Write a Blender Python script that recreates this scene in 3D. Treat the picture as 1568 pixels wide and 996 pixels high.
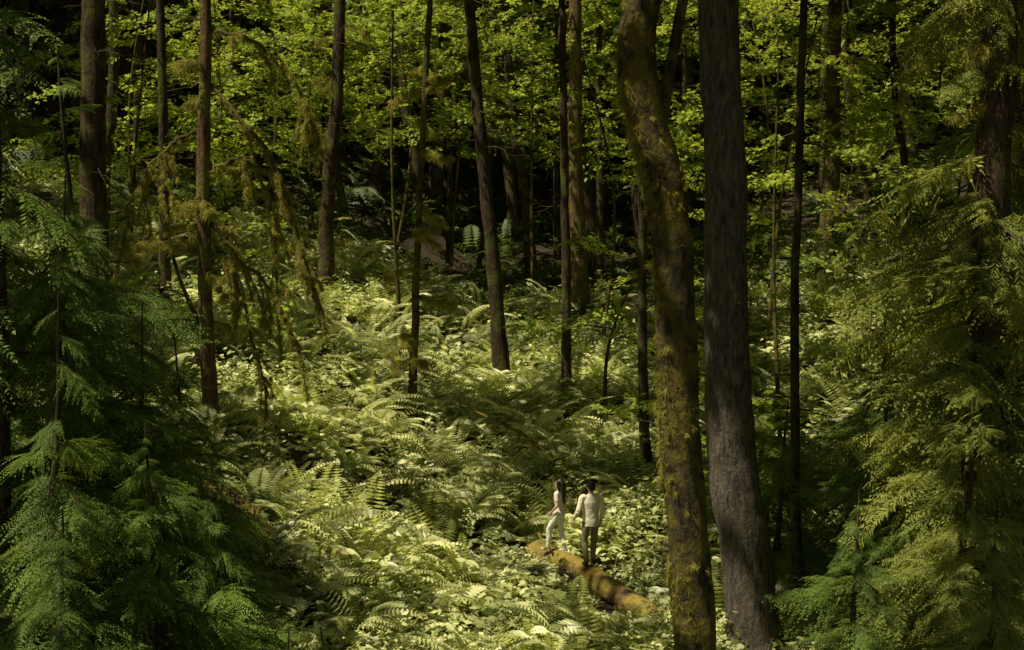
import bpy, math, numpy as np
from mathutils import Vector
rng=np.random.default_rng(11)
S=bpy.context.scene
for o in list(bpy.data.objects): bpy.data.objects.remove(o)
S.view_settings.view_transform='Standard'; S.view_settings.look='None'; S.view_settings.exposure=0
Ls=np.array([-0.43,-0.20,0.87]); Ls/=np.linalg.norm(Ls)

# ---------------------------------------------------------------- terrain
def sst(t): t=np.clip(t,0,1); return t*t*(3-2*t)
def ground(x,y):
    x=np.asarray(x,float); y=np.asarray(y,float)
    b=np.interp(y,[-80,0,14,24,30,35,42,58,70,90,130,200,300],[-4,-2.8,-1.6,-.8,-.5,.3,1.5,3.3,6,12,19,26,30])
    l=sst((-x-0.8)/6)*2.6*sst((y-20)/9)+.16*np.maximum(0,-x-7)
    r=sst((x-5)/9)*2.2*sst((y-27)/12)+.2*np.maximum(0,x-12)
    n=.16*np.sin(x*1.3+y*.7)+.13*np.sin(x*.6-y*1.1+2)+.08*np.sin(x*2.9+1)*np.sin(y*2.3)
    return b+l+r+n

# ---------------------------------------------------------------- materials
def mat(name):
    m=bpy.data.materials.new(name); m.use_nodes=True
    nt=m.node_tree; nt.nodes.clear(); return m,nt,nt.nodes,nt.links
def leaf_mat(name,c1,c2,tr,tf=.45,rough=.45,spec=.3,off=.42,gain=1.0):
    m,nt,N,L=mat(name)
    at=N.new('ShaderNodeAttribute'); at.attribute_name='tint'
    oi=N.new('ShaderNodeObjectInfo'); ge=N.new('ShaderNodeNewGeometry')
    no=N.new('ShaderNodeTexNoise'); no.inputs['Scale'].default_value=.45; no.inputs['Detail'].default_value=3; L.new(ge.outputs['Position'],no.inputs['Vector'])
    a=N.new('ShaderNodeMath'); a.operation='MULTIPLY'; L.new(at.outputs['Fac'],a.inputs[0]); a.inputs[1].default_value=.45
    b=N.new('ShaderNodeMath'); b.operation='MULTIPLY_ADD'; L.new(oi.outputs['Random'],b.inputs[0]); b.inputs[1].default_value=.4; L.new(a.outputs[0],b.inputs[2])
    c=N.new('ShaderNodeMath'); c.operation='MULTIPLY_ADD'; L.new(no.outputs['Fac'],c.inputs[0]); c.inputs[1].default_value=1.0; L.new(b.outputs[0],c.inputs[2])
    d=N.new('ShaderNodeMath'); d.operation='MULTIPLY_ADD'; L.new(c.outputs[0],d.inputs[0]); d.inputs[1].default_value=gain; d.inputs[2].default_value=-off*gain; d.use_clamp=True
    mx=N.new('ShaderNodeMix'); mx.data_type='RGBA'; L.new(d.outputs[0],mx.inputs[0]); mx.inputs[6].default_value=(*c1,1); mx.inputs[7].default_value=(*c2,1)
    p=N.new('ShaderNodeBsdfPrincipled'); L.new(mx.outputs[2],p.inputs['Base Color']); p.inputs['Roughness'].default_value=rough; p.inputs['Specular IOR Level'].default_value=spec
    t=N.new('ShaderNodeBsdfTranslucent')
    m2=N.new('ShaderNodeMix'); m2.data_type='RGBA'; L.new(d.outputs[0],m2.inputs[0]); m2.inputs[6].default_value=(*[v*.4 for v in tr],1); m2.inputs[7].default_value=(*tr,1)
    L.new(m2.outputs[2],t.inputs['Color'])
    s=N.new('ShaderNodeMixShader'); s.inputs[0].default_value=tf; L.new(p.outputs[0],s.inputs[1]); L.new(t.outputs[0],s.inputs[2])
    o=N.new('ShaderNodeOutputMaterial'); L.new(s.outputs[0],o.inputs[0]); return m
M_fern=leaf_mat('fern_frond',(.06,.105,.018),(.96,.95,.48),(.84,.92,.24),.38,.38,.6,.48,1.4)  # pale end paints sunlit highlights in noise patches, brighter than real fronds
M_fernd=leaf_mat('fern_frond_painted_shade',(.03,.05,.01),(.13,.17,.03),(.22,.3,.04),.3,.5,.3)  # dark copy of the frond, hillside shade put into its colour
M_maple=leaf_mat('maple_leaf',(.06,.12,.012),(.5,.64,.08),(.88,.98,.11),.5,.45,.35,.42,1.15)
M_shrub=leaf_mat('shrub_leaf',(.05,.09,.018),(.9,.92,.42),(.8,.9,.2),.38,.36,.6,.48,1.35)  # pale end raised above real leaf colour to carry sunlit highlights
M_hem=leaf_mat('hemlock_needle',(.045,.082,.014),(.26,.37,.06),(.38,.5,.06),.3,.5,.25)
M_hemsun=leaf_mat('hemlock_needle_sunlit_colour',(.05,.08,.012),(.42,.46,.09),(.66,.72,.12),.38,.5,.3,.46,1.15)  # sunlit copy of the hemlock needles, yellow sunlight put into the colour
M_can=leaf_mat('canopy_leaf',(.04,.07,.012),(.11,.16,.025),(.2,.28,.03),.3,.5)
M_moss=leaf_mat('hanging_moss',(.1,.1,.016),(.6,.54,.12),(.7,.64,.14),.4,.9,.1)

def bark_mat(name,c1,c2,moss,mossamt,vscale=(9,9,1.6),hard=1.0):
    m,nt,N,L=mat(name)
    tc=N.new('ShaderNodeTexCoord'); mp=N.new('ShaderNodeMapping'); mp.inputs['Scale'].default_value=vscale
    L.new(tc.outputs['Object'],mp.inputs[0])
    n1=N.new('ShaderNodeTexNoise'); n1.inputs['Scale'].default_value=1.6; n1.inputs['Detail'].default_value=8; n1.inputs['Roughness'].default_value=.65; n1.inputs['Distortion'].default_value=.6; L.new(mp.outputs[0],n1.inputs['Vector'])
    rp=N.new('ShaderNodeMapRange'); rp.inputs[1].default_value=.36; rp.inputs[2].default_value=.66; L.new(n1.outputs['Fac'],rp.inputs[0])
    mx=N.new('ShaderNodeMix'); mx.data_type='RGBA'; mx.inputs[6].default_value=(*c1,1); mx.inputs[7].default_value=(*c2,1); L.new(rp.outputs[0],mx.inputs[0])
    n2=N.new('ShaderNodeTexNoise'); n2.inputs['Scale'].default_value=1.7; n2.inputs['Detail'].default_value=7; n2.inputs['Roughness'].default_value=.65; L.new(tc.outputs['Object'],n2.inputs['Vector'])
    r2=N.new('ShaderNodeMapRange'); r2.inputs[1].default_value=.62-mossamt*.35; r2.inputs[2].default_value=.72-mossamt*.35; L.new(n2.outputs['Fac'],r2.inputs[0])
    n3=N.new('ShaderNodeTexNoise'); n3.inputs['Scale'].default_value=14; n3.inputs['Detail'].default_value=6; L.new(tc.outputs['Object'],n3.inputs['Vector'])
    mc=N.new('ShaderNodeMix'); mc.data_type='RGBA'; mc.inputs[6].default_value=(*[v*.3 for v in moss],1); mc.inputs[7].default_value=(*[v*1.4 for v in moss],1); L.new(n3.outputs['Fac'],mc.inputs[0])
    m3=N.new('ShaderNodeMix'); m3.data_type='RGBA'; L.new(r2.outputs[0],m3.inputs[0]); L.new(mx.outputs[2],m3.inputs[6]); L.new(mc.outputs[2],m3.inputs[7])
    p=N.new('ShaderNodeBsdfPrincipled'); p.inputs['Roughness'].default_value=.9; p.inputs['Specular IOR Level'].default_value=.15; L.new(m3.outputs[2],p.inputs['Base Color'])
    hs=N.new('ShaderNodeMath'); hs.operation='MULTIPLY_ADD'; L.new(n3.outputs['Fac'],hs.inputs[0]); hs.inputs[1].default_value=.4; L.new(n1.outputs['Fac'],hs.inputs[2])
    bp=N.new('ShaderNodeBump'); bp.inputs['Strength'].default_value=.9*hard; bp.inputs['Distance'].default_value=.07; L.new(hs.outputs[0],bp.inputs['Height']); L.new(bp.outputs[0],p.inputs['Normal'])
    o=N.new('ShaderNodeOutputMaterial'); L.new(p.outputs[0],o.inputs[0]); return m
B_fir=bark_mat('douglas_fir_bark',(.05,.042,.033),(.2,.165,.13),(.1,.12,.04),.05,(9,9,2.2))
B_maple=bark_mat('mossy_maple_bark',(.028,.022,.012),(.1,.078,.04),(.17,.14,.028),.5,(7,7,3))
B_dark=bark_mat('dark_conifer_bark',(.024,.017,.011),(.11,.075,.045),(.12,.12,.03),.35)
B_red=bark_mat('red_cedar_bark',(.055,.034,.018),(.24,.14,.075),(.22,.21,.05),.45,(12,12,1.2))
B_log=bark_mat('mossy_log_bark',(.06,.04,.02),(.28,.18,.085),(.36,.27,.06),.5,(6,6,6))

def simple(name,c,rough=.8,var=.25,scale=25,bump=.01,spec=.3):
    m,nt,N,L=mat(name)
    tc=N.new('ShaderNodeTexCoord'); n=N.new('ShaderNodeTexNoise'); n.inputs['Scale'].default_value=scale; n.inputs['Detail'].default_value=5; L.new(tc.outputs['Object'],n.inputs['Vector'])
    mx=N.new('ShaderNodeMix'); mx.data_type='RGBA'; mx.inputs[6].default_value=(*[v*(1-var) for v in c],1); mx.inputs[7].default_value=(*[min(1,v*(1+var)) for v in c],1); L.new(n.outputs['Fac'],mx.inputs[0])
    p=N.new('ShaderNodeBsdfPrincipled'); p.inputs['Roughness'].default_value=rough; p.inputs['Specular IOR Level'].default_value=spec; L.new(mx.outputs[2],p.inputs['Base Color'])
    bp=N.new('ShaderNodeBump'); bp.inputs['Distance'].default_value=bump; L.new(n.outputs['Fac'],bp.inputs['Height']); L.new(bp.outputs[0],p.inputs['Normal'])
    o=N.new('ShaderNodeOutputMaterial'); L.new(p.outputs[0],o.inputs[0]); return m
M_soil=simple('forest_soil',(.045,.032,.016),.95,.6,3,.1)
M_twig=simple('twig_bark',(.09,.065,.03),.9,.4,8)
M_skin=simple('skin',(.6,.36,.25),.5,.06,40,.001)
M_hair=simple('dark_hair',(.012,.009,.007),.4,.4,60,.004,.5)
M_shirtM=simple('cream_shirt',(.88,.8,.62),.85,.06,12,.02)
M_shirtW=simple('white_top',(.88,.76,.66),.85,.06,12,.015)
M_pantM=simple('khaki_trousers',(.24,.2,.11),.85,.15,12,.02)
M_pantW=simple('pale_trousers',(.82,.82,.74),.85,.08,12,.02)
M_shoe=simple('dark_shoe',(.05,.04,.03),.6,.2,30)
M_shoeW=simple('white_shoe',(.6,.57,.5),.6,.1,30)
M_eye=simple('eye',(.03,.02,.015),.2,.1,30)
M_lip=simple('lips',(.4,.15,.12),.5,.1,30)

# ---------------------------------------------------------------- mesh accumulation
class Acc:
    def __init__(s): s.V=[];s.F=[];s.T=[];s.M=[];s.n=0
    def quads(s,Q,t=None,mi=0):
        Q=np.asarray(Q,float).reshape(-1,4,3); k=len(Q)
        if t is None: t=rng.random(k)
        t=np.broadcast_to(t,(k,))
        s.V.append(Q.reshape(-1,3)); s.F+= (np.arange(k*4).reshape(k,4)+s.n).tolist()
        s.T.append(np.repeat(t,4)); s.M+=[mi]*k; s.n+=4*k
    def tube(s,P,R,seg=8,rough=0,mi=0,t=.5,cap=False,ref=None):
        P=np.asarray(P,float); R=np.asarray(R,float); n=len(P)
        T=np.gradient(P,axis=0); T/=np.linalg.norm(T,axis=1)[:,None]+1e-9
        if ref is None: ref=np.array([1.,0.03,0.02]) if abs(T[0][2])>.5 else np.array([0.02,.03,1.])
        U=ref-(T@ref)[:,None]*T; U/=np.linalg.norm(U,axis=1)[:,None]; W=np.cross(T,U)
        a=np.linspace(0,2*np.pi,seg,endpoint=False)
        rr=np.ones((n,seg))
        if rough:
            cl=np.r_[0,np.cumsum(np.linalg.norm(np.diff(P,axis=0),axis=1))]
            for k in range(7):
                f=rng.integers(1,7); w=rng.uniform(.4,4); rr+=rough/ (1+.3*k)*np.sin(f*a[None]+w*cl[:,None]+rng.uniform(0,6))*rng.uniform(.4,1)
        RU=R if R.ndim==1 else R[:,0]; RW=R if R.ndim==1 else R[:,1]
        V=P[:,None]+(rr*np.cos(a)[None]*RU[:,None])[...,None]*U[:,None]+(rr*np.sin(a)[None]*RW[:,None])[...,None]*W[:,None]
        i=np.arange(n-1)[:,None]; j=np.arange(seg)[None]; j2=(j+1)%seg
        F=np.stack([i*seg+j+0*i,i*seg+j2,(i+1)*seg+j2,(i+1)*seg+j+0*i],-1).reshape(-1,4)+s.n
        s.V.append(V.reshape(-1,3)); s.F+=F.tolist(); s.M+=[mi]*len(F)
        s.n+=n*seg; s.T.append(np.full(n*seg,t))
        if cap:
            b=s.n-n*seg; s.F.append(list(range(b+seg-1,b-1,-1))); s.F.append(list(range(s.n-seg,s.n))); s.M+=[mi,mi]
        return V
    def obj(s,name,mats,smooth=False,coll=None,link=True):
        me=bpy.data.meshes.new(name); me.from_pydata(np.concatenate(s.V).tolist(),[],s.F)
        for m in mats: me.materials.append(m)
        me.polygons.foreach_set('material_index',np.array(s.M,dtype=np.int32))
        at=me.attributes.new('tint','FLOAT','POINT'); at.data.foreach_set('value',np.concatenate(s.T).astype(np.float32))
        if smooth: me.polygons.foreach_set('use_smooth',np.ones(len(s.F),dtype=bool))
        me.update(); o=bpy.data.objects.new(name,me)
        if coll: coll.objects.link(o)
        elif link: S.collection.objects.link(o)
        return o
def nrm(v): return v/(np.linalg.norm(v,axis=-1,keepdims=True)+1e-9)
def leaves(A,P,D,Nn,l,w,lobes=1,t=None,mi=0,fold=.12):
    P=np.asarray(P,float);D=nrm(np.asarray(D,float));k=len(P)
    Nn=np.broadcast_to(Nn,(k,3)); Sd=nrm(np.cross(D,Nn)); Nn=nrm(np.cross(Sd,D))
    l=np.broadcast_to(l,(k,)).astype(float)[:,None]; w=np.broadcast_to(w,(k,)).astype(float)[:,None]
    if t is None: t=rng.random(k)
    for a,sc in ([(0,1)] if lobes==1 else [(0,1),(.95,.78),(-.95,.78)]):
        d=D*math.cos(a)+Sd*math.sin(a); sd=Sd*math.cos(a)-D*math.sin(a)
        L=l*sc; m=P+d*L*.45
        A.quads(np.stack([P,m+sd*w*sc*.5-Nn*L*fold,P+d*L-Nn*L*fold*1.2,m-sd*w*sc*.5-Nn*L*fold],1),t,mi)
def spline(C,n):
    C=np.asarray(C,float); k=len(C); P=np.vstack([2*C[0]-C[1],C,2*C[-1]-C[-2]]); t=np.linspace(0,k-1-1e-6,n); i=t.astype(int); f=(t-i)[:,None]
    a,b,c,d=P[i],P[i+1],P[i+2],P[i+3]
    return .5*(2*b+(c-a)*f+(2*a-5*b+4*c-d)*f**2+(3*b-a-3*c+d)*f**3)

# ---------------------------------------------------------------- prototypes
def lib(name): return bpy.data.collections.new(name)
def p_fern(c,i,light=False):
    A=Acc()
    for f in range(int(rng.integers(12,16))):
        az=rng.uniform(0,2*np.pi); L=rng.uniform(.65,1.2); e0=math.radians(rng.uniform(40,82)); n=14 if light else 22
        s=np.linspace(0,1,n); el=e0-s**1.2*rng.uniform(1.1,1.9)
        h=np.array([math.cos(az),math.sin(az),0]); 
        T=np.cos(el)[:,None]*h+np.sin(el)[:,None]*np.array([0,0,1.]); P=np.cumsum(T,0)*L/n+h*.03
        az2=az+rng.normal(0,.1); Sd=np.array([-math.sin(az2),math.cos(az2),0]); Sd=nrm(Sd+np.array([0,0,rng.normal(0,.25)])); Nn=np.cross(T,Sd)*-1
        pl=L*.17*np.clip(s*4+.15,0,1)*(1-s**2.2)**.8+.008
        tt=rng.random()
        for sg in (1,-1):
            D=Sd*sg+T*.3-np.array([0,0,.15]); sel=s>.1
            leaves(A,P[sel],D[sel],np.array([0,0,1.])*.6+Nn[sel]*.5,pl[sel]*rng.uniform(.85,1.15,sel.sum()),L/n*1.1,1,np.clip(tt+rng.normal(0,.12,sel.sum()),0,1),0,.1)
        if not light: A.tube(P[::5],np.linspace(.006,.002,len(P[::5])),3,mi=1,t=.5)
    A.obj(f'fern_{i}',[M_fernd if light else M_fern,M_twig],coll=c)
def p_bough(c,i,m,L=2.0,moss=0):
    A=Acc(); n=30; s=np.linspace(0,1,n); dr=rng.uniform(.2,.5)
    bend=rng.normal(0,.3)
    P=np.stack([s*L,bend*s**2*L,(.12*s-dr*s**2)*L],1); A.tube(P[::4],np.linspace(.02,.003,len(P[::4])),4,mi=1)
    pp=[];dd=[];ll=[];tt=[]
    skip=rng.uniform(.1,.35)
    for k in range(2,n):
        for sg in (1,-1):
            if rng.random()<skip: continue
            l=(.78*(1-s[k])**.75*min(1,s[k]*3.5+.2)+.12)*rng.uniform(.45,1.3); m2=max(4,int(l/.042))
            u=np.linspace(0.04,1,m2); az=sg*rng.uniform(.6,1.2)*(1-.3*s[k]); d=np.array([math.cos(az),math.sin(az),rng.normal(-.08,.18)])
            Q=P[k]+u[:,None]*d*l; Q[:,2]-=u**2*l*rng.uniform(.1,.7); Q[:,0]+=u**2*l*.15
            T=nrm(np.gradient(Q,axis=0)); ss=np.cross(T,[0,0,1.])
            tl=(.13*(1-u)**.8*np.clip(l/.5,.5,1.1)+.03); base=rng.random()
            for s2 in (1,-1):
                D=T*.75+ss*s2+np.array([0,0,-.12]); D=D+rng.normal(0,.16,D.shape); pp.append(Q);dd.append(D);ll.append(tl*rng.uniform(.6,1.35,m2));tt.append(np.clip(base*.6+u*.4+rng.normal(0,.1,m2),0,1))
            pp.append(Q[-1:]);dd.append(T[-1:]);ll.append(np.array([.06]));tt.append(np.array([.9]))
    P2=np.vstack(pp);D2=np.vstack(dd);l2=np.concatenate(ll);t2=np.concatenate(tt)
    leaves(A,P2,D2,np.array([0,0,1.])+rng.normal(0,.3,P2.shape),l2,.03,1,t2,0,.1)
    if moss:
        k=90*moss; q=P[rng.integers(3,n,k)]+rng.normal(0,.06,(k,3)); leaves(A,q,rng.normal(0,.15,(k,3))+[0,0,-1],[0,1,0],rng.uniform(.08,.3,k),.02,1,None,2)
    A.obj(f'bough_{m.name}_{i}',[m,M_twig,M_moss],coll=c)
def p_maple(c,i,m,nl=98,sz=(.08,.135),L=1.6,name='maple_spray',lobes=3,wf=.62):
    A=Acc(); s=np.linspace(0,1,9); P=np.stack([s*L,rng.normal(0,.12)*s*L,(.15*s-.2*s**2)*L],1); A.tube(P,np.linspace(.012,.003,9),3,mi=1)
    pp=[]
    for k in range(14):
        a=rng.uniform(.15,1); b=np.array([np.interp(a,s,P[:,j]) for j in range(3)]); az=rng.choice([-1,1])*rng.uniform(.5,1.3); l=rng.uniform(.25,.75)*(1.2-a*.5)
        e=b+np.array([math.cos(az)*l,math.sin(az)*l,rng.normal(-.02,.1)])
        if lobes>1: A.tube([b,(b+e)/2+[0,0,.03],e],[.005,.004,.002],3,mi=1)
        u=rng.uniform(.2,1.1,nl//14)[:,None]; pp.append(b+(e-b)*u+rng.normal(0,.05,(nl//14,3))*[1,1,.6])
    P2=np.vstack(pp); k=len(P2); az=rng.uniform(0,2*np.pi,k)
    D=np.stack([np.cos(az),np.sin(az),rng.normal(-.25,.25,k)],1); l=rng.uniform(*sz,k)
    leaves(A,P2,D,np.array([0,0,1.])+rng.normal(0,.3,(k,3)),l,l*wf,lobes,None,0,.08)
    A.obj(f'{name}_{i}',[m,M_twig],coll=c)
def p_shrub(c,i):
    A=Acc()
    for k in range(12):
        az=rng.uniform(0,2*np.pi); h=rng.uniform(.35,.95); r=rng.uniform(.1,.55); u=np.linspace(0,1,6)[:,None]
        P=np.array([math.cos(az)*r,math.sin(az)*r,0])*u**1.4+np.array([0,0,h])*u**.8; A.tube(P[::2],np.linspace(.007,.002,3),3,mi=1)
        n=15; q=rng.uniform(.25,1,n); b=np.stack([np.interp(q,u[:,0],P[:,j]) for j in range(3)],1)+rng.normal(0,.06,(n,3)); a2=rng.uniform(0,6.28,n)
        D=np.stack([np.cos(a2),np.sin(a2),rng.normal(-.1,.3,n)],1); l=rng.uniform(.06,.13,n); leaves(A,b+D*.03,D,np.array([0,0,1.])+rng.normal(0,.35,(n,3)),l,l*.6,3 if i%2 else 1,None,0)
    A.obj(f'shrub_{i}',[M_shrub,M_twig],coll=c)
def p_cover(c,i):
    A=Acc(); n=110; P=np.stack([rng.normal(0,.3,n),rng.normal(0,.3,n),rng.uniform(.02,.3,n)],1); a=rng.uniform(0,6.28,n)
    D=np.stack([np.cos(a),np.sin(a),rng.normal(-.1,.3,n)],1); l=rng.uniform(.07,.14,n); leaves(A,P,D,np.array([0,0,1.])+rng.normal(0,.3,(n,3)),l,l*.65,3,None,0)
    A.obj(f'cover_{i}',[M_shrub],coll=c)
def p_can(c,i):
    A=Acc(); n=60; a=rng.uniform(0,6.28,n); r=1.2*np.sqrt(rng.random(n)); P=np.stack([r*np.cos(a),r*np.sin(a),rng.normal(0,.3,n)],1); a=rng.uniform(0,6.28,n)
    D=np.stack([np.cos(a),np.sin(a),rng.normal(-.1,.3,n)],1); l=rng.uniform(.28,.55,n); leaves(A,P,D,np.array([0,0,1.])+rng.normal(0,.35,(n,3)),l,l*.85,1,None,0)
    A.obj(f'canopy_{i}',[M_can],coll=c)
def p_moss(c,i):
    A=Acc(); n=45; P=rng.normal(0,.035,(n,3)); D=rng.normal(0,.4,(n,3))+[0,0,-1.0]; leaves(A,P,D,rng.normal(0,1,(n,3)),rng.uniform(.04,.22,n)*(1+.8*(i%2)),.018,1,None,0); A.obj(f'moss_{i}',[M_moss],coll=c)
C_fern,C_fernfar,C_hem,C_hemsun,C_map,C_mapfar,C_shr,C_cov,C_can,C_moss=[lib(n) for n in ('fern_parts','far_fern_parts','hemlock_parts','hemlock_sunlit_colour_parts','maple_parts','far_maple_parts','shrub_parts','cover_parts','canopy_parts','moss_parts')]
for i in range(5): p_fern(C_fern,i)
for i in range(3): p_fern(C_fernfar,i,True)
for i in range(7): p_bough(C_hem,i,M_hem)
for i in range(6): p_bough(C_hemsun,i,M_hemsun,2.0,1)
for i in range(5): p_maple(C_map,i,M_maple)
for i in range(4): p_maple(C_mapfar,i,M_maple,84,(.11,.17),1.6,'far_spray',1,.8)
for i in range(5): p_shrub(C_shr,i)
for i in range(4): p_cover(C_cov,i)
for i in range(4): p_can(C_can,i)
for i in range(3): p_moss(C_moss,i)

def scatter(name,coll,P,R,Sc,parent=None):
    P=np.asarray(P,float); n=len(P)
    if n==0: return None
    me=bpy.data.meshes.new(name); me.vertices.add(n); me.vertices.foreach_set('co',P.astype(np.float32).ravel())
    a=me.attributes.new('rot','FLOAT_VECTOR','POINT'); a.data.foreach_set('vector',np.asarray(R,np.float32).ravel())
    a=me.attributes.new('scl','FLOAT','POINT'); a.data.foreach_set('value',np.broadcast_to(Sc,(n,)).astype(np.float32))
    a=me.attributes.new('pid','INT','POINT'); a.data.foreach_set('value',rng.integers(0,len(coll.objects),n).astype(np.int32))
    o=bpy.data.objects.new(name,me); S.collection.objects.link(o)
    g=bpy.data.node_groups.new(name+'_gn','GeometryNodeTree'); g.interface.new_socket('Geometry',in_out='INPUT',socket_type='NodeSocketGeometry'); g.interface.new_socket('Geometry',in_out='OUTPUT',socket_type='NodeSocketGeometry')
    N=g.nodes;L=g.links; gi=N.new('NodeGroupInput');go=N.new('NodeGroupOutput'); ci=N.new('GeometryNodeCollectionInfo'); ci.inputs[0].default_value=coll; ci.inputs['Separate Children'].default_value=True; ci.inputs['Reset Children'].default_value=True
    ip=N.new('GeometryNodeInstanceOnPoints'); ip.inputs['Pick Instance'].default_value=True
    def na(nm,ty): x=N.new('GeometryNodeInputNamedAttribute'); x.data_type=ty; x.inputs['Name'].default_value=nm; return x.outputs['Attribute']
    e=N.new('FunctionNodeEulerToRotation'); L.new(na('rot','FLOAT_VECTOR'),e.inputs[0])
    L.new(gi.outputs[0],ip.inputs['Points']); L.new(ci.outputs[0],ip.inputs['Instance']); L.new(na('pid','INT'),ip.inputs['Instance Index']); L.new(e.outputs[0],ip.inputs['Rotation']); L.new(na('scl','FLOAT'),ip.inputs['Scale']); L.new(ip.outputs[0],go.inputs[0])
    md=o.modifiers.new('scatter','NODES'); md.node_group=g
    if parent: o.parent=parent
    return o
def rotz(n,t=.12): return np.stack([rng.normal(0,t,n),rng.normal(0,t,n),rng.uniform(0,6.283,n)],1)

# ---------------------------------------------------------------- spots picked to be sunlit; foliage between them and the sun is left out: x,y,z,radius
SUN_SPOTS=[(-1.5,44,2.4,3.8),(-4.0,37,2.5,1.3),(-4.4,32.5,2.2,2.1),(-5.5,30.5,3,1.5),(-2.4,31,.8,1.2),(1.2,29.6,.8,2.0),(.6,24.8,-.3,2.7),(-1.8,27.5,.3,1.6),(3,26,.2,1.2),
 (2.5,45,3,1.0),(9.2,50,5.3,2.0),(2.2,22,4,.4),(2.3,22,6.5,.4),(1.8,22,9.5,.6),(-7,62,15,6),(-2,66,16,5),(5,66,16,5),(14,62,14,6),(20,58,10,5),(-17,55,11,4),(-8,50,11,4),(-3.5,51,12,3.2),(4,55,12,3),(10,54,11,3.4),(16,54,12,3.6),
 (7.3,21,6.5,1.4),(6.2,20,4.5,.9),(5,20,1.3,.9),(8,22,9.5,1.6),(-6.6,19,9,1.6),(-6,16.5,5.5,1.1),(-4.6,15.5,3,.9),(-5,18,5.5,.9),(-3.3,17.5,1.5,.8),(-6.3,17,7.5,1.0),(-6.4,29,9,2.2),(-5.2,29.4,7.5,2.6),(-4.6,29.4,5,1.3),(3.0,36,4,.8),(-9,40,5,1.2),(10,36,4,1.3),(7,30,2,.7),(1.0,33,1.2,.8)]
for _ in range(50): SUN_SPOTS.append((rng.uniform(-14,14),rng.uniform(17,50),rng.uniform(0,5),rng.uniform(.3,.8)))
def lit(P,extra=0.,tmin=-1):
    out=np.zeros(len(P),bool)
    for gx,gy,gz,r in SUN_SPOTS:
        d=P-np.array([gx,gy,gz]); t=d@Ls; dist=np.linalg.norm(d-t[:,None]*Ls,axis=1); out|=(t>tmin)&(dist<r+extra)
    return out
n=8000
P=np.stack([rng.uniform(-50,38,n),rng.uniform(5,104,n),np.zeros(n)],1); g=ground(P[:,0],P[:,1])
lo=np.where(P[:,1]<62,np.maximum(15.5,10+.135*P[:,1]),g+9); P[:,2]=lo+rng.uniform(0,1,n)**1.2*10
keep=~(lit(P,1.0)&(rng.random(n)<.97))
P=P[keep]; n=len(P); scatter('canopy_shading_foliage',C_can,P,rotz(n,.3),rng.uniform(.9,1.5,n))  # crown clumps, mostly out of view, laid out to shade all but the picked spots

# ---------------------------------------------------------------- ground
xs=np.concatenate([np.linspace(-180,-30,26)[:-1],np.linspace(-30,30,150),np.linspace(30,180,26)[1:]]); ys=np.concatenate([np.linspace(-80,15,30)[:-1],np.linspace(15,75,150),np.linspace(75,300,50)[1:]])
X,Y=np.meshgrid(xs,ys); Z=ground(X,Y); V=np.stack([X,Y,Z],-1).reshape(-1,3); nx=len(xs); i,j=np.meshgrid(np.arange(len(ys)-1),np.arange(nx-1),indexing='ij')
F=np.stack([i*nx+j,i*nx+j+1,(i+1)*nx+j+1,(i+1)*nx+j],-1).reshape(-1,4)
me=bpy.data.meshes.new('ground'); me.from_pydata(V.tolist(),[],F.tolist()); me.materials.append(M_soil); me.polygons.foreach_set('use_smooth',np.ones(len(F),dtype=bool)); o=bpy.data.objects.new('ground',me); S.collection.objects.link(o)

# ---------------------------------------------------------------- undergrowth
LG=np.array([(.5,31),(1.65,29),(3.1,26.2)])
def dlog(x,y):
    d=np.full(np.shape(x),99.)
    for a,b in ((LG[0],LG[1]),(LG[1],LG[2])):
        ab=b-a; t=np.clip(((x-a[0])*ab[0]+(y-a[1])*ab[1])/(ab@ab),0,1); d=np.minimum(d,np.hypot(x-a[0]-t*ab[0],y-a[1]-t*ab[1]))
    return d
def plant(name,coll,n,xr,yr,sc,dens=None,dz=0,t=.15):
    y=rng.uniform(yr[0],yr[1],n); x=rng.uniform(-1,1,n)*(y*.38+2.5) if xr is None else rng.uniform(xr[0],xr[1],n)
    k=np.ones(n,bool)
    if dens is not None: k=rng.random(n)<dens(x,y)
    k&=~((abs(x-1.3)<1.0)&(y>26.0)&(y<30.3)); k&=dlog(x,y)>.8; k&=((x-.2)/1.7)**2+((y-29.4)/1.5)**2>1
    x,y=x[k],y[k]; n=len(x)
    return scatter(name,coll,np.stack([x,y,ground(x,y)+dz],1),rotz(n,t),sc[0]+(sc[1]-sc[0])*rng.random(n)**1.5)
pn=lambda x,y,a,b,c: np.sin(x*a+c)*np.sin(y*b+c*2)+.6*np.sin(x*a*1.9-y*b*1.3)
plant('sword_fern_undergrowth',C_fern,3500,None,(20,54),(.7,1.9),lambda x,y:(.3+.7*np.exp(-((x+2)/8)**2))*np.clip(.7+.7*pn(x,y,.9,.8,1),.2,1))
plant('leafy_shrub_undergrowth',C_shr,1300,None,(19,55),(.5,1.6),lambda x,y:np.clip(.5-.7*pn(x,y,.9,.8,1),.08,1))
plant('herb_ground_cover',C_cov,1400,None,(19,53),(.9,1.9))
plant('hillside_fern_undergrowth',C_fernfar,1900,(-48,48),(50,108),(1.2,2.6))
n=300; x=rng.uniform(-1.6,3.2,n); y=rng.uniform(24.8,31,n); k=dlog(x,y)>.48; x,y=x[k],y[k]; n=len(x); scatter('trailside_herbs',C_cov,np.stack([x,y,ground(x,y)-.12],1),rotz(n),rng.uniform(.4,.7,n))
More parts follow.
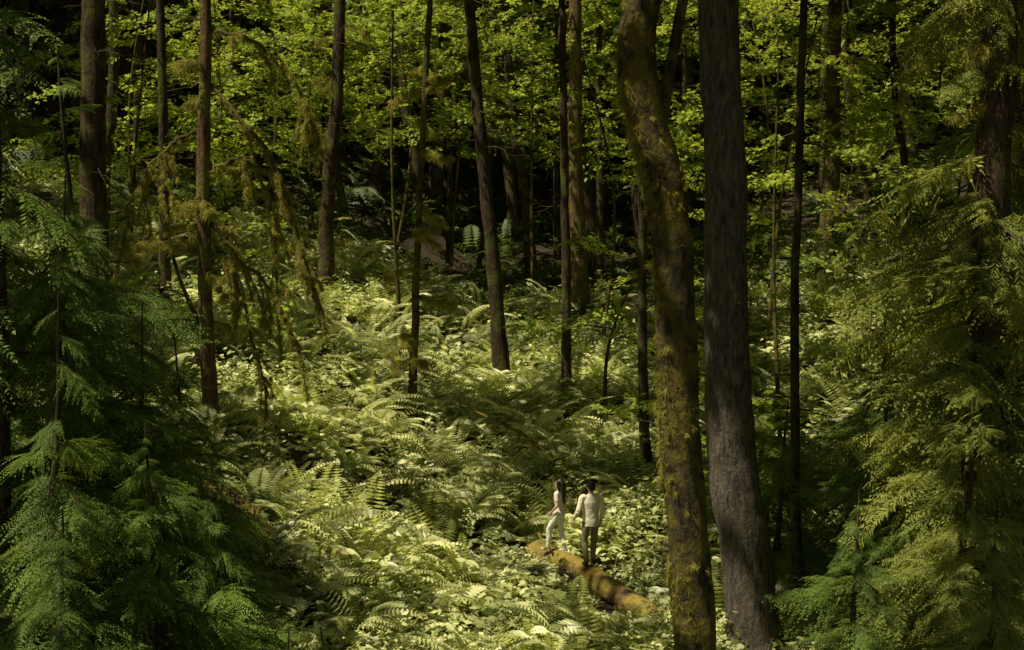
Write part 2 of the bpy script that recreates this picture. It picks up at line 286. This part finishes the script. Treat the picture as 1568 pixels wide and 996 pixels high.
Pf=np.array([(.6,27.0),(3.0,28.6),(-.6,29.2),(3.6,27.4),(-.4,30.6),(2.5,30.4),(1.9,24.6),(2.7,24.1),(1.6,31.4),(-.2,27.8),(1.2,26.2),(-1.1,28.4),(.0,28.5)]); scatter('logside_sword_fern',C_fern,np.column_stack([Pf,ground(Pf[:,0],Pf[:,1])]),rotz(len(Pf)),rng.uniform(.5,.8,len(Pf)))

# ---------------------------------------------------------------- trees
def tree(name,pts,r0,r1,bark,seg=14,rough=.05,n=60,flare=True):
    A=Acc(); C=spline(pts,n); u=np.linspace(0,1,n); R=r0+(r1-r0)*u
    if flare: R=R*(1+.5*np.exp(-u*n*.28))
    C=C+np.cumsum(rng.normal(0,.008,(n,3)),0)*[1,1,0]; A.tube(C,R,seg,rough); return A,C,R
def limbs(A,C,R,k,zr,L,droop,up=.1,r=.03,azr=None):
    pts=[]
    for _ in range(k):
        z=rng.uniform(*zr); i=int(np.argmin(abs(C[:,2]-z))); az=rng.uniform(0,6.283) if azr is None else rng.uniform(*azr); l=rng.uniform(.4,1)*L
        u=np.linspace(0,1,9)[:,None]; h=np.array([math.cos(az),math.sin(az),0]); w=rng.normal(0,.12,(9,3)).cumsum(0)*.3*l*u
        P=C[i]+h*l*u+np.array([0,0,1.])*(up*u-droop*u**2)*l+w; A.tube(P,np.linspace(r,r*.15,9),5); pts.append(P)
        for q in range(3):
            b=P[rng.integers(3,8)]; a2=az+rng.normal(0,.8); e=b+np.array([math.cos(a2),math.sin(a2),-droop*rng.random()])*l*.35; Q=np.array([b,(b+e)/2+[0,0,.03*l],e]); A.tube(Q,[r*.4,r*.3,r*.1],4); pts.append(Q)
    return pts
def mosson(pts,name,par,per=22,sc=(.6,1.5)):
    P=[]
    for Q in pts:
        k=int(per*np.linalg.norm(Q[-1]-Q[0]))+1; u=rng.uniform(0,len(Q)-1,k); P.append(np.stack([np.interp(u,np.arange(len(Q)),Q[:,j]) for j in range(3)],1))
    P=np.vstack(P); n=len(P); scatter(name,C_moss,P,rotz(n,.25),rng.uniform(*sc,n),par)
def boughs(name,C,par,coll,zr,Lmax,dens,taper=.8,pitch=(.0,.5),azr=None,zt=None,minL=.5,rl=.97):
    P=[];R=[];Sc=[]; n=int((zr[1]-zr[0])*dens); zt=zt or zr[1]
    for _ in range(n):
        z=rng.uniform(*zr); i=int(np.argmin(abs(C[:,2]-z))); p=C[i].copy(); p[2]=z; f=max(0,(zt-z)/(zt-zr[0])); L=max(minL,Lmax*f**taper)*rng.uniform(.5,1.2)
        az=rng.uniform(0,6.283) if azr is None else rng.uniform(*azr)
        tip=p+np.array([math.cos(az),math.sin(az),0])*L*.6
        if lit(tip[None],.7,4.0)[0] and rng.random()<rl: continue
        P.append(p); R.append((rng.normal(0,.3),rng.uniform(*pitch),az)); Sc.append(L/2)
    return scatter(name,coll,P,R,np.array(Sc),par)
def gz(x,y): return float(ground(x,y))

A,C,R=tree('m',[(3.05,22,-1.6),(2.94,22,.6),(2.76,22,2.4),(2.64,22,3.7),(2.56,22,5.7),(2.42,22,7.5),(2.13,22,8.6),(1.86,22,9.7),(1.96,22,10.6),(2.1,22.1,12.5),(2.3,22.3,16),(2.2,22.5,20)],.34,.26,B_maple,22,.085,150)
A.tube(spline([(2.5,22,6.9),(2.62,22.1,7.6),(2.35,22.3,8.4),(2.45,22.4,9.4),(2.9,22.6,12),(3.6,22.8,16)],30),np.linspace(.13,.07,30),10,.08)
lp=limbs(A,C,R,7,(12,19),5,.0,.6,.09)+limbs(A,C,R,8,(1.2,6),.8,.3,.3,.018)
T=A.obj('mossy_bigleaf_maple_tree',[B_maple],True)
k=2000; i=rng.integers(0,110,k); a=rng.uniform(0,6.28,k); a=np.where(rng.random(k)<.7,rng.normal(math.pi,.6,k),a); q=C[i]+np.stack([np.cos(a)*R[i],np.sin(a)*R[i],rng.uniform(-.06,.06,k)],1)*.97
dn=np.sin(q[:,2]*1.7)+.7*np.sin(q[:,2]*4.1+a*2)+rng.normal(0,.5,k)>-.1; q=q[dn]; scatter('trunk_moss',C_moss,q,rotz(len(q),.5),rng.uniform(.3,.6,len(q)),T)
A,C,R=tree('d',[(4.45,25,-.9),(4.3,25,.6),(4.0,25,2.6),(3.84,25,4.3),(3.72,25,5.8),(3.58,25,8.4),(3.45,25,11.2),(3.3,25,16),(3.1,25,26)],.48,.3,B_fir,24,.03,110)
lp=limbs(A,C,R,12,(13,25),3.5,.3,.1,.05)+limbs(A,C,R,10,(1,9),.7,.2,.1,.012)
T=A.obj('douglas_fir_tree',[B_fir],True); boughs('fir_boughs',C,T,C_hem,(14.5,26),3.5,4)

def conifer(name,x0,x1,y,r,ztop,bark,nl=10,lz=(3,12),L=1.6,moss=0,xm=None):
    b=gz(x0,y)-.3; zt=12
    pts=[(x0,y,b),( (x0+x1)/2+rng.normal(0,.08) if xm is None else xm,y,(b+zt)/2),(x1,y,zt),(x1+(x1-x0)*.5,y+.2,ztop)]
    A,C,R=tree('t',pts,r,r*.55,bark,12,.05,60); lp=limbs(A,C,R,nl,lz,L,.35,.1,.02)
    T=A.obj(name,[bark],True)
    if moss: mosson(lp,'branch_moss',T,moss,(.4,1.0))
    boughs('crown_boughs',C,T,C_hem,(max(14,10+.135*y),ztop),2.6,2.0)
    return T,C,lp
conifer('slender_fir_tree',-.18,-1.15,42,.24,22,B_dark,8)
conifer('slender_fir_tree',-6.0,-5.5,45,.26,24,B_dark,10,(4,13),2,6)
T,C,lp=conifer('mossy_alder_tree',-2.8,-2.2,38,.11,16,B_maple,18,(3,12),1.4,12,-2.55)
conifer('slender_fir_tree',1.6,1.45,41,.15,18,B_dark,8)
conifer('red_cedar_tree',2.56,2.3,52,.34,26,B_red,8)
conifer('slender_fir_tree',.9,-.1,58,.26,26,B_dark,8)
T,C,lp=conifer('mossy_cedar_tree',-6.5,-6.45,30,.17,20,B_red,12,(4.5,11.5),1.6,10)
A=Acc(); L2=[]
for c in ([(-6.4,29.9,10),(-5.6,29.6,9.2),(-4.9,29.5,8.1),(-4.3,29.4,6.2),(-4.0,29.4,5.2)],[(-6.4,29.9,8.2),(-5.5,29.5,8.3),(-5.0,29.4,7.3),(-4.9,29.4,5.6)],[(-6.4,30,7),(-5.9,29.5,6.5),(-5,29.3,5.6),(-4.6,29.3,4.6)],[(-6.5,30,9),(-7.3,29.7,8.6),(-7.9,29.5,7.6),(-8.2,29.5,6.3)],[(-6.4,30,6.2),(-5.9,29.4,6.2),(-5.4,29.2,4.6),(-5.1,29.2,3.4)],[(-6.4,30,11),(-5.6,29.6,10.9),(-4.6,29.4,10.2),(-4.1,29.3,9.0)]):
    Q=spline(c,16)+rng.normal(0,.03,(16,3)); A.tube(Q,np.linspace(.05,.015,16),6); L2.append(Q)
    for q in range(12):
        b=Q[rng.integers(4,15)]; e=b+np.array([rng.normal(.2,.25),rng.normal(0,.2),-rng.uniform(.3,1.5)]); Q2=np.array([b,(b+e)/2+[.05,0,.05],e]); A.tube(Q2,[.018,.012,.005],4); L2.append(Q2)
o=A.obj('drooping_limbs',[B_maple],True); o.parent=T; mosson(L2,'drooping_moss',T,30,(.25,.6))
conifer('slender_fir_tree',-9.9,-9.7,40,.17,22,B_dark,8)
T,C,lp=conifer('western_hemlock_tree',-8.4,-8.2,28,.32,24,B_dark,14,(3,12),1.8); boughs('lower_boughs',C,T,C_hem,(3.5,14),2.2,4.5,.3,rl=1)
T,C,lp=conifer('dead_young_fir_tree',5.68,5.5,27,.1,13,B_dark,26,(1.5,11.5),1.2)
T,C,lp=conifer('western_hemlock_tree',11.1,11.2,50,.36,24,B_maple,12,(5,14),2,5)
T,C,lp=conifer('western_hemlock_tree',9.25,9.2,26,.32,24,B_dark,12,(2,12),1.6); boughs('lower_boughs',C,T,C_hem,(1.5,13),2.8,5.5,.35)
conifer('slender_fir_tree',3.5,3.35,36,.13,16,B_dark,12,(3,10),.9)
conifer('slender_fir_tree',3.5,3.5,56,.18,24,B_dark,6)
conifer('slender_fir_tree',2.0,1.9,60,.16,24,B_dark,6)
for (x,y,r) in [(-14,48,.3),(-12.2,55,.35),(-16,60,.3),(-4,62,.3),(-8.5,64,.3),(6,60,.25),(8,66,.4),(15,58,.3),(18,64,.3),(13,45,.2),(-3.4,70,.35),(16,50,.3),(-1.5,60,.2),(4.4,68,.3),(-6.6,57,.2),(-2.6,58,.22),(.2,64,.3),(-5.2,66,.25),(7,56,.25)]:
    conifer('background_fir_tree',x,x+rng.normal(0,.8),y,r*rng.uniform(.5,1.2),26,B_dark,8,(6,16),2)
A=Acc()
for _ in range(120):
    y=rng.uniform(58,112); x=rng.uniform(-.45,.45)*y; b=gz(x,y); r=rng.uniform(.1,.45); A.tube(spline([(x,y,b-.4),(x+rng.normal(0,.7),y,b+10),(x+rng.normal(0,2),y,b+26)],14),np.linspace(r,r*.5,14),7)
A.obj('distant_tree_trunks',[B_dark],True)
def young(name,x,y,h,Lm,coll,dens=14,off=0,pitch=(-.15,.6),taper=.55):
    b=gz(x,y)-.3; off=rng.normal(0,.35); A,C,R=tree('y',[(x,y,b),(x+off*.5,y,b+h*.5),(x+off,y,b+h)],.035+h*.012,.01,B_dark,8,.03,30); T=A.obj(name,[B_dark],True)
    boughs('boughs',C,T,coll,(b+.3,b+h-.2),Lm,dens,taper,pitch,minL=.35,rl=.8); return T
for x,y,h,Lm in [(-4.4,17.5,6.6,2.4),(-6.0,17,8.5,2.8),(-3.7,20,5.0,2.3),(-5.1,15,6.2,2.4),(-6.9,20,9.5,2.8),(-3.1,18,3.6,2.0),(-2.4,20.5,2.8,1.8),(-4.4,14,4.2,2.1),(-5.6,20.8,7.2,2.6),(-7.2,24,10,2.8),(-5.4,24,5.6,2.3),(-3.0,15.5,3.0,1.9),(-1.7,18.5,1.7,1.3),(-8.4,24,9,2.8)]:
    young('young_western_hemlock_tree',x,y,h,Lm,C_hem,19)
T,C,lp=conifer('western_red_cedar_tree',-7.3,-7.2,19.5,.25,20,B_dark,6,(5,11),1.5); boughs('lower_boughs',C,T,C_hem,(5.5,15),2.6,8,.25)
for x,y,h,Lm,c in [(4.9,20,4.6,1.9,C_hem),(6.3,18,5.4,2.3,C_hemsun),(7.2,22,9.2,2.6,C_hemsun),(5.2,17.5,3.4,1.8,C_hem),(8.6,24,8,2.6,C_hem),(6.6,25,6,2.2,C_hem),(5.4,31,6,2,C_hem),(10.5,30,8,2.6,C_hemsun),(7.6,29,7,2.4,C_hem),(6.6,20.5,6.6,2.2,C_hemsun),(4.1,18.5,2.2,1.4,C_hem),(5.9,22.5,5,2.0,C_hem),(5.2,27.5,4.5,2,C_hem)]:
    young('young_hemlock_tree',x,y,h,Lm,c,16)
T,C,lp=conifer('western_red_cedar_tree',7.75,7.7,22.5,.36,20,B_dark,10,(3,11),1.5,5); boughs('lower_boughs',C,T,C_hemsun,(4,14.5),2.6,7,.2)

def vmaple(name,x,y,z0,z1,rad,k,coll=C_map,sc=(.7,1.4)):
    b=gz(x,y)-.2; A=Acc()
    Q=spline([(x,y,b),(x+rng.normal(0,.4),y+rng.normal(0,.4),(b+z1)/2),(x+rng.normal(0,1),y,z1)],20); A.tube(Q,np.linspace(.07,.02,20),6,.05); P=[];R=[];Sc=[]
    for _ in range(k):
        z=rng.uniform(z0,z1); i=int(np.argmin(abs(Q[:,2]-z))); az=rng.uniform(0,6.28); l=rad*rng.uniform(.1,1)**.7; e=Q[i]+np.array([math.cos(az)*l,math.sin(az)*l,rng.uniform(0,.3)*l])
        if lit(e[None],.4,7)[0] and rng.random()<.8: continue
        if rng.random()<.3: A.tube([Q[i],(Q[i]+e)/2+[0,0,.1],e],[.02,.014,.006],4)
        P.append(e);R.append((rng.normal(0,.25),rng.normal(.1,.25),az+rng.normal(0,.7)));Sc.append(rng.uniform(*sc))
    T=A.obj(name,[B_maple],True); scatter('leaf_sprays',coll,P,R,np.array(Sc),T)
for a in [(-7,50,9,15,4,90),(-4.5,52,9.5,16,4,90),(-9.5,47,8,14,3.5,65),(-2.5,56,9,16,3.5,65),(.8,54,9.5,17,3,40),(5,55,8,16,3,55),(3,47,7,13,2,18),(-3.5,44,9,14,2.5,34),(-12,44,6,14,3,40),(-14,52,7,16,4,45),
          (9,54,7,16,4,65),(13,56,7,17,4,65),(17,54,7,16,4,60),(8,44,5,13,3,26),(12,40,5,13,3,30),(7,36,4,11,2.2,14),(15,44,6,14,3,35),(2.6,39,3,6,1.6,16),(-7.5,36,4,9,2,18),(4.2,31,1.0,4,1.4,14),(10,33,3,9,2.2,20)]:
    vmaple('vine_maple_tree',*a)
n=3600; y=rng.uniform(62,108,n); x=rng.uniform(-.46,.46,n)*y; g=ground(x,y); z=g+rng.uniform(.5,20,n)
P=np.stack([x,y,z],1); dens=(.35+.65*(np.sin(x*.21+1)+np.sin(y*.33+z*.3)>-.4)*(z-g>5))*np.where((z<9+.05*(y-60))&(abs(x+1)<12),.3,1)
P=P[rng.random(n)<dens]
m=700; y=rng.uniform(92,118,m); x=rng.uniform(-.46,.46,m)*y; P=np.vstack([P,np.stack([x,y,rng.uniform(13,27,m)],1)])
n=len(P); scatter('distant_broadleaf_foliage',C_mapfar,P,np.stack([rng.normal(0,.3,n),rng.normal(.1,.3,n),rng.uniform(0,6.28,n)],1),rng.uniform(1.6,3.1,n))

# ---------------------------------------------------------------- logs
def log(name,pts,r,mk=350,n=50):
    A=Acc(); C=spline(pts,n); R=np.linspace(r,r*.85,n); R[0]*=.8; R[-1]*=.8; A.tube(C,R,18,.05,cap=True)
    for k in range(4):
        i=rng.integers(5,n-5); e=C[i]+[rng.normal(0,.3),rng.normal(0,.3),r+.12]; A.tube([C[i],(C[i]+e)/2,e],[.05,.035,.015],6,.05,cap=True)
    T=A.obj(name,[B_log],True); i=rng.integers(0,n,mk); a=rng.uniform(0,2*np.pi,mk); t=nrm(C[-1]-C[0]); sd=nrm(np.cross(t,[0,0,1.])); q=C[i]+(np.cos(a)*R[i])[:,None]*sd+(np.sin(a)*R[i])[:,None]*np.array([0,0,1.])
    q=q[q[:,2]<C[i][:,2]+r*.93]; scatter('log_moss',C_moss,q,rotz(len(q),.5),rng.uniform(.2,.5,len(q)),T)
log('mossy_fallen_log',[(.5,31,-.36),(1.05,30,-.36),(1.65,29,-.38),(2.3,27.6,-.48),(3.1,26.2,-.62),(3.8,24.9,-.85)],.26,320)
log('mossy_fallen_log',[(-5.9,26.5,2.1),(-5,26.2,1.6),(-4.2,25.8,.7)],.2)
log('fallen_branch',[(-.6,35.5,1.9),(.2,35,1.6),(.8,34.6,1.2)],.05,60)

# ---------------------------------------------------------------- people
def remesh(A,vox,m,sm=6):
    o=A.obj('tmp',[m]); md=o.modifiers.new('r','REMESH'); md.mode='VOXEL'; md.voxel_size=vox; s=o.modifiers.new('s','SMOOTH'); s.iterations=sm; s.factor=.5
    dg=bpy.context.evaluated_depsgraph_get(); me=bpy.data.meshes.new_from_object(o.evaluated_get(dg)); bpy.data.objects.remove(o)
    me.materials.clear(); me.materials.append(m); me.polygons.foreach_set('use_smooth',np.ones(len(me.polygons),dtype=bool)); return me
def ball(A,c,r,k=9,seg=14):
    c=np.array(c,float); r=np.broadcast_to(r,(3,)); ph=np.linspace(-1.45,1.45,k); P=np.stack([np.full(k,c[0]),np.full(k,c[1]),c[2]+np.sin(ph)*r[2]],1)
    A.tube(P,np.stack([np.cos(ph)*r[0],np.cos(ph)*r[1]],1),seg,cap=True,ref=np.array([1.,0,0]))
def tb(A,pts,rad,n=14,ref=None,seg=14):
    Q=spline(pts,n); rad=np.asarray(rad,float); u=np.linspace(0,len(rad)-1,n)
    R=np.interp(u,np.arange(len(rad)),rad) if rad.ndim==1 else np.stack([np.interp(u,np.arange(len(rad)),rad[:,j]) for j in (0,1)],1)
    A.tube(Q,R,seg,cap=True,ref=None if ref is None else np.array(ref,float))
def hand(A,w,d,side,s=1):
    w=np.array(w,float); d=nrm(np.array(d,float)); f=np.array([0,1.,0]); f=nrm(f-d*(f@d)); n=np.cross(d,f)*side
    tb(A,[w-d*.02,w+d*.03*s,w+d*.09*s],[(.018,.026),(.016,.038),(.013,.04)],8,ref=n)
    for k,(o,l) in enumerate([(.03,.07),(.011,.08),(-.009,.075),(-.028,.058)]):
        b=w+d*.08*s+f*o; tb(A,[b,b+d*l*.45*s+f*o*.1,b+(d*.8-n*.35)*l*s+f*o*.15],[.0092,.0085,.0065],7,seg=8)
    b=w+d*.025*s+f*.03; tb(A,[b,b+(d*.6+f*.7)*.04,b+(d*.9+f*.35-n*.2)*.072],[.013,.0105,.008],7,seg=8)
def person(name,loc,yaw,height,female):
    k=height/1.76
    E=bpy.data.objects.new(name,None); S.collection.objects.link(E)
    parts=[]
    ax=np.array([1.,0,0])
    if female:
        sw=.165; hipL=(-.085,0,.93);kneeL=(-.1,.22,.56);ankL=(-.09,.25,.12); hipR=(.085,0,.93);kneeR=(.08,.0,.5);ankR=(.07,-.1,.09)
        shL=(-sw,0,1.42);elL=(-.23,-.06,1.16);wrL=(-.2,.12,.98); shR=(sw,0,1.42);elR=(.22,-.07,1.15);wrR=(.2,.05,.93)
        tr=[(.86,.15,.11,0),(.94,.168,.118,-.01),(1.02,.145,.1,0),(1.12,.122,.088,.005),(1.22,.138,.1,.01),(1.32,.152,.112,.012),(1.4,.15,.09,0),(1.45,.09,.068,0),(1.48,.055,.055,0)]
    else:
        sw=.195; hipL=(-.09,0,.93);kneeL=(-.12,.06,.51);ankL=(-.11,-.03,.09); hipR=(.09,0,.93);kneeR=(.11,.1,.52);ankR=(.1,.16,.1)
        shL=(-sw,0,1.44);elL=(-.3,-.04,1.17);wrL=(-.33,.12,.97); shR=(sw,0,1.44);elR=(.26,-.04,1.15);wrR=(.25,.06,.92)
        tr=[(.84,.17,.125,0),(.94,.175,.125,0),(1.02,.168,.118,0),(1.12,.165,.112,.0),(1.24,.18,.12,.0),(1.34,.195,.124,.0),(1.42,.185,.1,0),(1.47,.11,.08,0),(1.5,.068,.066,0)]
    A=Acc(); hz=1.64
    tb(A,[(0,-.01,1.38),(0,0,1.47),(0,.012,1.56)],[(.07,.06),(.052,.054),(.052,.056)],10,ref=ax)
    ball(A,(0,.0,hz+.02),(.075,.093,.098),11,18); ball(A,(0,.03,hz-.05),(.055,.062,.07)); ball(A,(0,.065,hz-.085),(.025,.022,.022))
    tb(A,[(0,.088,hz+.02),(0,.103,hz-.005),(0,.112,hz-.025)],[.008,.01,.014],6); ball(A,(0,.092,hz-.058),(.022,.01,.007))
    for s in (-1,1):
        ball(A,(s*.077,-.005,hz-.005),(.01,.02,.03)); ball(A,(s*.03,.082,hz+.028),(.022,.01,.008))
    for sh,el,wr,s in ((shL,elL,wrL,-1),(shR,elR,wrR,1)):
        tb(A,[sh,(np.array(sh)+el)/2,el],[.048,.042,.036] if not female else [.042,.036,.031],10); tb(A,[el,(np.array(el)+wr)/2,wr],[.036,.035,.025] if not female else [.031,.03,.021],10)
        hand(A,wr,np.array(wr)-el+np.array([0,0,-.1]),s,.95 if female else 1.05)
    parts.append(('skin',remesh(A,.0055,M_skin,3)))
    A=Acc(); tb(A,[(0,y,z) for z,_,_,y in tr],[(a*1.04,b*1.06) for _,a,b,_ in tr],26,ref=ax,seg=22)
    for sh,el,wr,s in ((shL,elL,wrL,-1),(shR,elR,wrR,1)):
        sh=np.array(sh);el=np.array(el);wr=np.array(wr); ins=sh*[.62,1,1]
        if female: tb(A,[ins,sh,(sh*.4+el*.6)],[.062,.06,.05],10)
        else:
            tb(A,[ins,sh,(sh+el)/2,el],[.068,.068,.06,.054],12); tb(A,[el,(el*.4+wr*.6)],[.054,.047],8); c=el*.4+wr*.6; tb(A,[c-(wr-el)*.08,c+(wr-el)*.08],[.053,.053],4)
    if not female: tb(A,[(0,0,1.475),(0,.0,1.52)],[(.075,.072),(.066,.066)],4,ref=ax)
    parts.append(('shirt' if not female else 'top',remesh(A,.009,M_shirtM if not female else M_shirtW,3)))
    A=Acc(); w=.165 if female else .168
    tb(A,[(0,0,.82),(0,-.008,.9),(0,0,.98),(0,0,1.03)],[(w*.9,.11),(w*1.03,.125),(w*.95,.115),(w*.86,.1)],10,ref=ax,seg=20)
    for h,kn,an in ((hipL,kneeL,ankL),(hipR,kneeR,ankR)):
        h=np.array(h);kn=np.array(kn);an=np.array(an); tb(A,[h,(h+kn)/2,kn],[.098,.086,.066],12); tb(A,[kn,(kn+an)/2+[0,-.012,0],an+[0,0,-.01]],[.066,.064,.052],12)
    parts.append(('trousers',remesh(A,.009,M_pantW if female else M_pantM,3)))
    A=Acc()
    for an in (ankL,ankR):
        an=np.array(an); tb(A,[an+[0,-.05,-.045],an+[0,.03,-.045],an+[0,.12,-.06],an+[0,.185,-.065]],[(.038,.036),(.042,.04),(.045,.03),(.03,.02)],12,ref=ax); tb(A,[an+[0,-.01,.03],an+[0,-.01,-.05]],[.044,.046],5)
        tb(A,[an+[0,-.085,-.078],an+[0,.05,-.08],an+[0,.2,-.08]],[(.036,.012),(.044,.012),(.03,.012)],8,ref=ax)
    parts.append(('shoes',remesh(A,.006,M_shoeW if female else M_shoe,2)))
    A=Acc(); ball(A,(0,-.016,hz+.035),(.086,.1,.099),11,18)
    if female:
        tb(A,[(0,-.055,hz+.07),(0,-.1,hz),(0,-.115,hz-.12),(0,-.125,hz-.3),(0,-.13,hz-.46)],[(.07,.05),(.088,.055),(.092,.045),(.09,.034),(.045,.016)],22,ref=ax,seg=16)
        for s in (-1,1): tb(A,[(s*.06,.02,hz+.08),(s*.084,.01,hz-.01),(s*.09,-.03,hz-.14),(s*.085,-.07,hz-.3)],[.025,.026,.026,.012],12)
    else:
        ball(A,(0,-.06,hz-.005),(.07,.05,.065)); ball(A,(0,.045,hz+.105),(.06,.05,.035))
        for s in (-1,1): ball(A,(s*.072,.01,hz+.01),(.012,.02,.03))
    me=remesh(A,.008,M_hair,1)
    vs=np.empty(len(me.vertices)*3,np.float32); me.vertices.foreach_get('co',vs); vs=vs.reshape(-1,3); m=(vs[:,2]<hz+.075)&(vs[:,1]>.045)&(abs(vs[:,0])<.09); vs[m,1]=.02; me.vertices.foreach_set('co',vs.ravel())
    parts.append(('hair',me))
    for s in (-1,1):
        A=Acc(); ball(A,(s*.03,.0875,hz+.008),(.012,.006,.007)); parts.append(('eye',A.obj('e',[M_eye],True,link=False).data))
    A=Acc(); ball(A,(0,.1,hz-.057),(.02,.005,.006)); parts.append(('mouth',A.obj('e',[M_lip],True,link=False).data))
    if not female:
        A=Acc(); tb(A,[(0,0,.985),(0,0,1.015)],[(.172,.122),(.17,.12)],3,ref=ax,seg=24); parts.append(('belt',A.obj('e',[M_shoe],True,link=False).data))
    for nm,me in parts:
        o=bpy.data.objects.new(nm,me); S.collection.objects.link(o); o.parent=E
    E.location=loc; E.rotation_euler=(0,0,yaw); E.scale=(k,k,k)
person('woman',(1.03,30.0,-.13),math.radians(62),1.62,True)
person('man',(1.66,29.0,-.14),math.radians(18),1.78,False)

# ---------------------------------------------------------------- light, world, camera
w=bpy.data.worlds.new('World'); S.world=w; w.use_nodes=True; nt=w.node_tree; bg=nt.nodes['Background']; sk=nt.nodes.new('ShaderNodeTexSky'); sk.sky_type='NISHITA'; sk.sun_disc=False
el=math.asin(Ls[2]); sk.sun_elevation=el; sk.sun_rotation=math.atan2(Ls[0],Ls[1])
mm=nt.nodes.new('ShaderNodeMix'); mm.data_type='RGBA'; mm.blend_type='MULTIPLY'; mm.inputs[0].default_value=1; mm.inputs[7].default_value=(1,.87,.52,1); nt.links.new(sk.outputs[0],mm.inputs[6]); nt.links.new(mm.outputs[2],bg.inputs[0]); bg.inputs[1].default_value=.085
sd=bpy.data.lights.new('sun','SUN'); sd.energy=5; sd.angle=math.radians(.5); sd.color=(1,.92,.71); so=bpy.data.objects.new('sun',sd); S.collection.objects.link(so); so.rotation_euler=Vector(Ls).to_track_quat('Z','Y').to_euler()
cd=bpy.data.cameras.new('camera'); cd.lens=49.45; cd.clip_end=1000; co=bpy.data.objects.new('camera',cd); S.collection.objects.link(co); co.location=(0,0,8); co.rotation_euler=(math.radians(84),0,0); S.camera=co
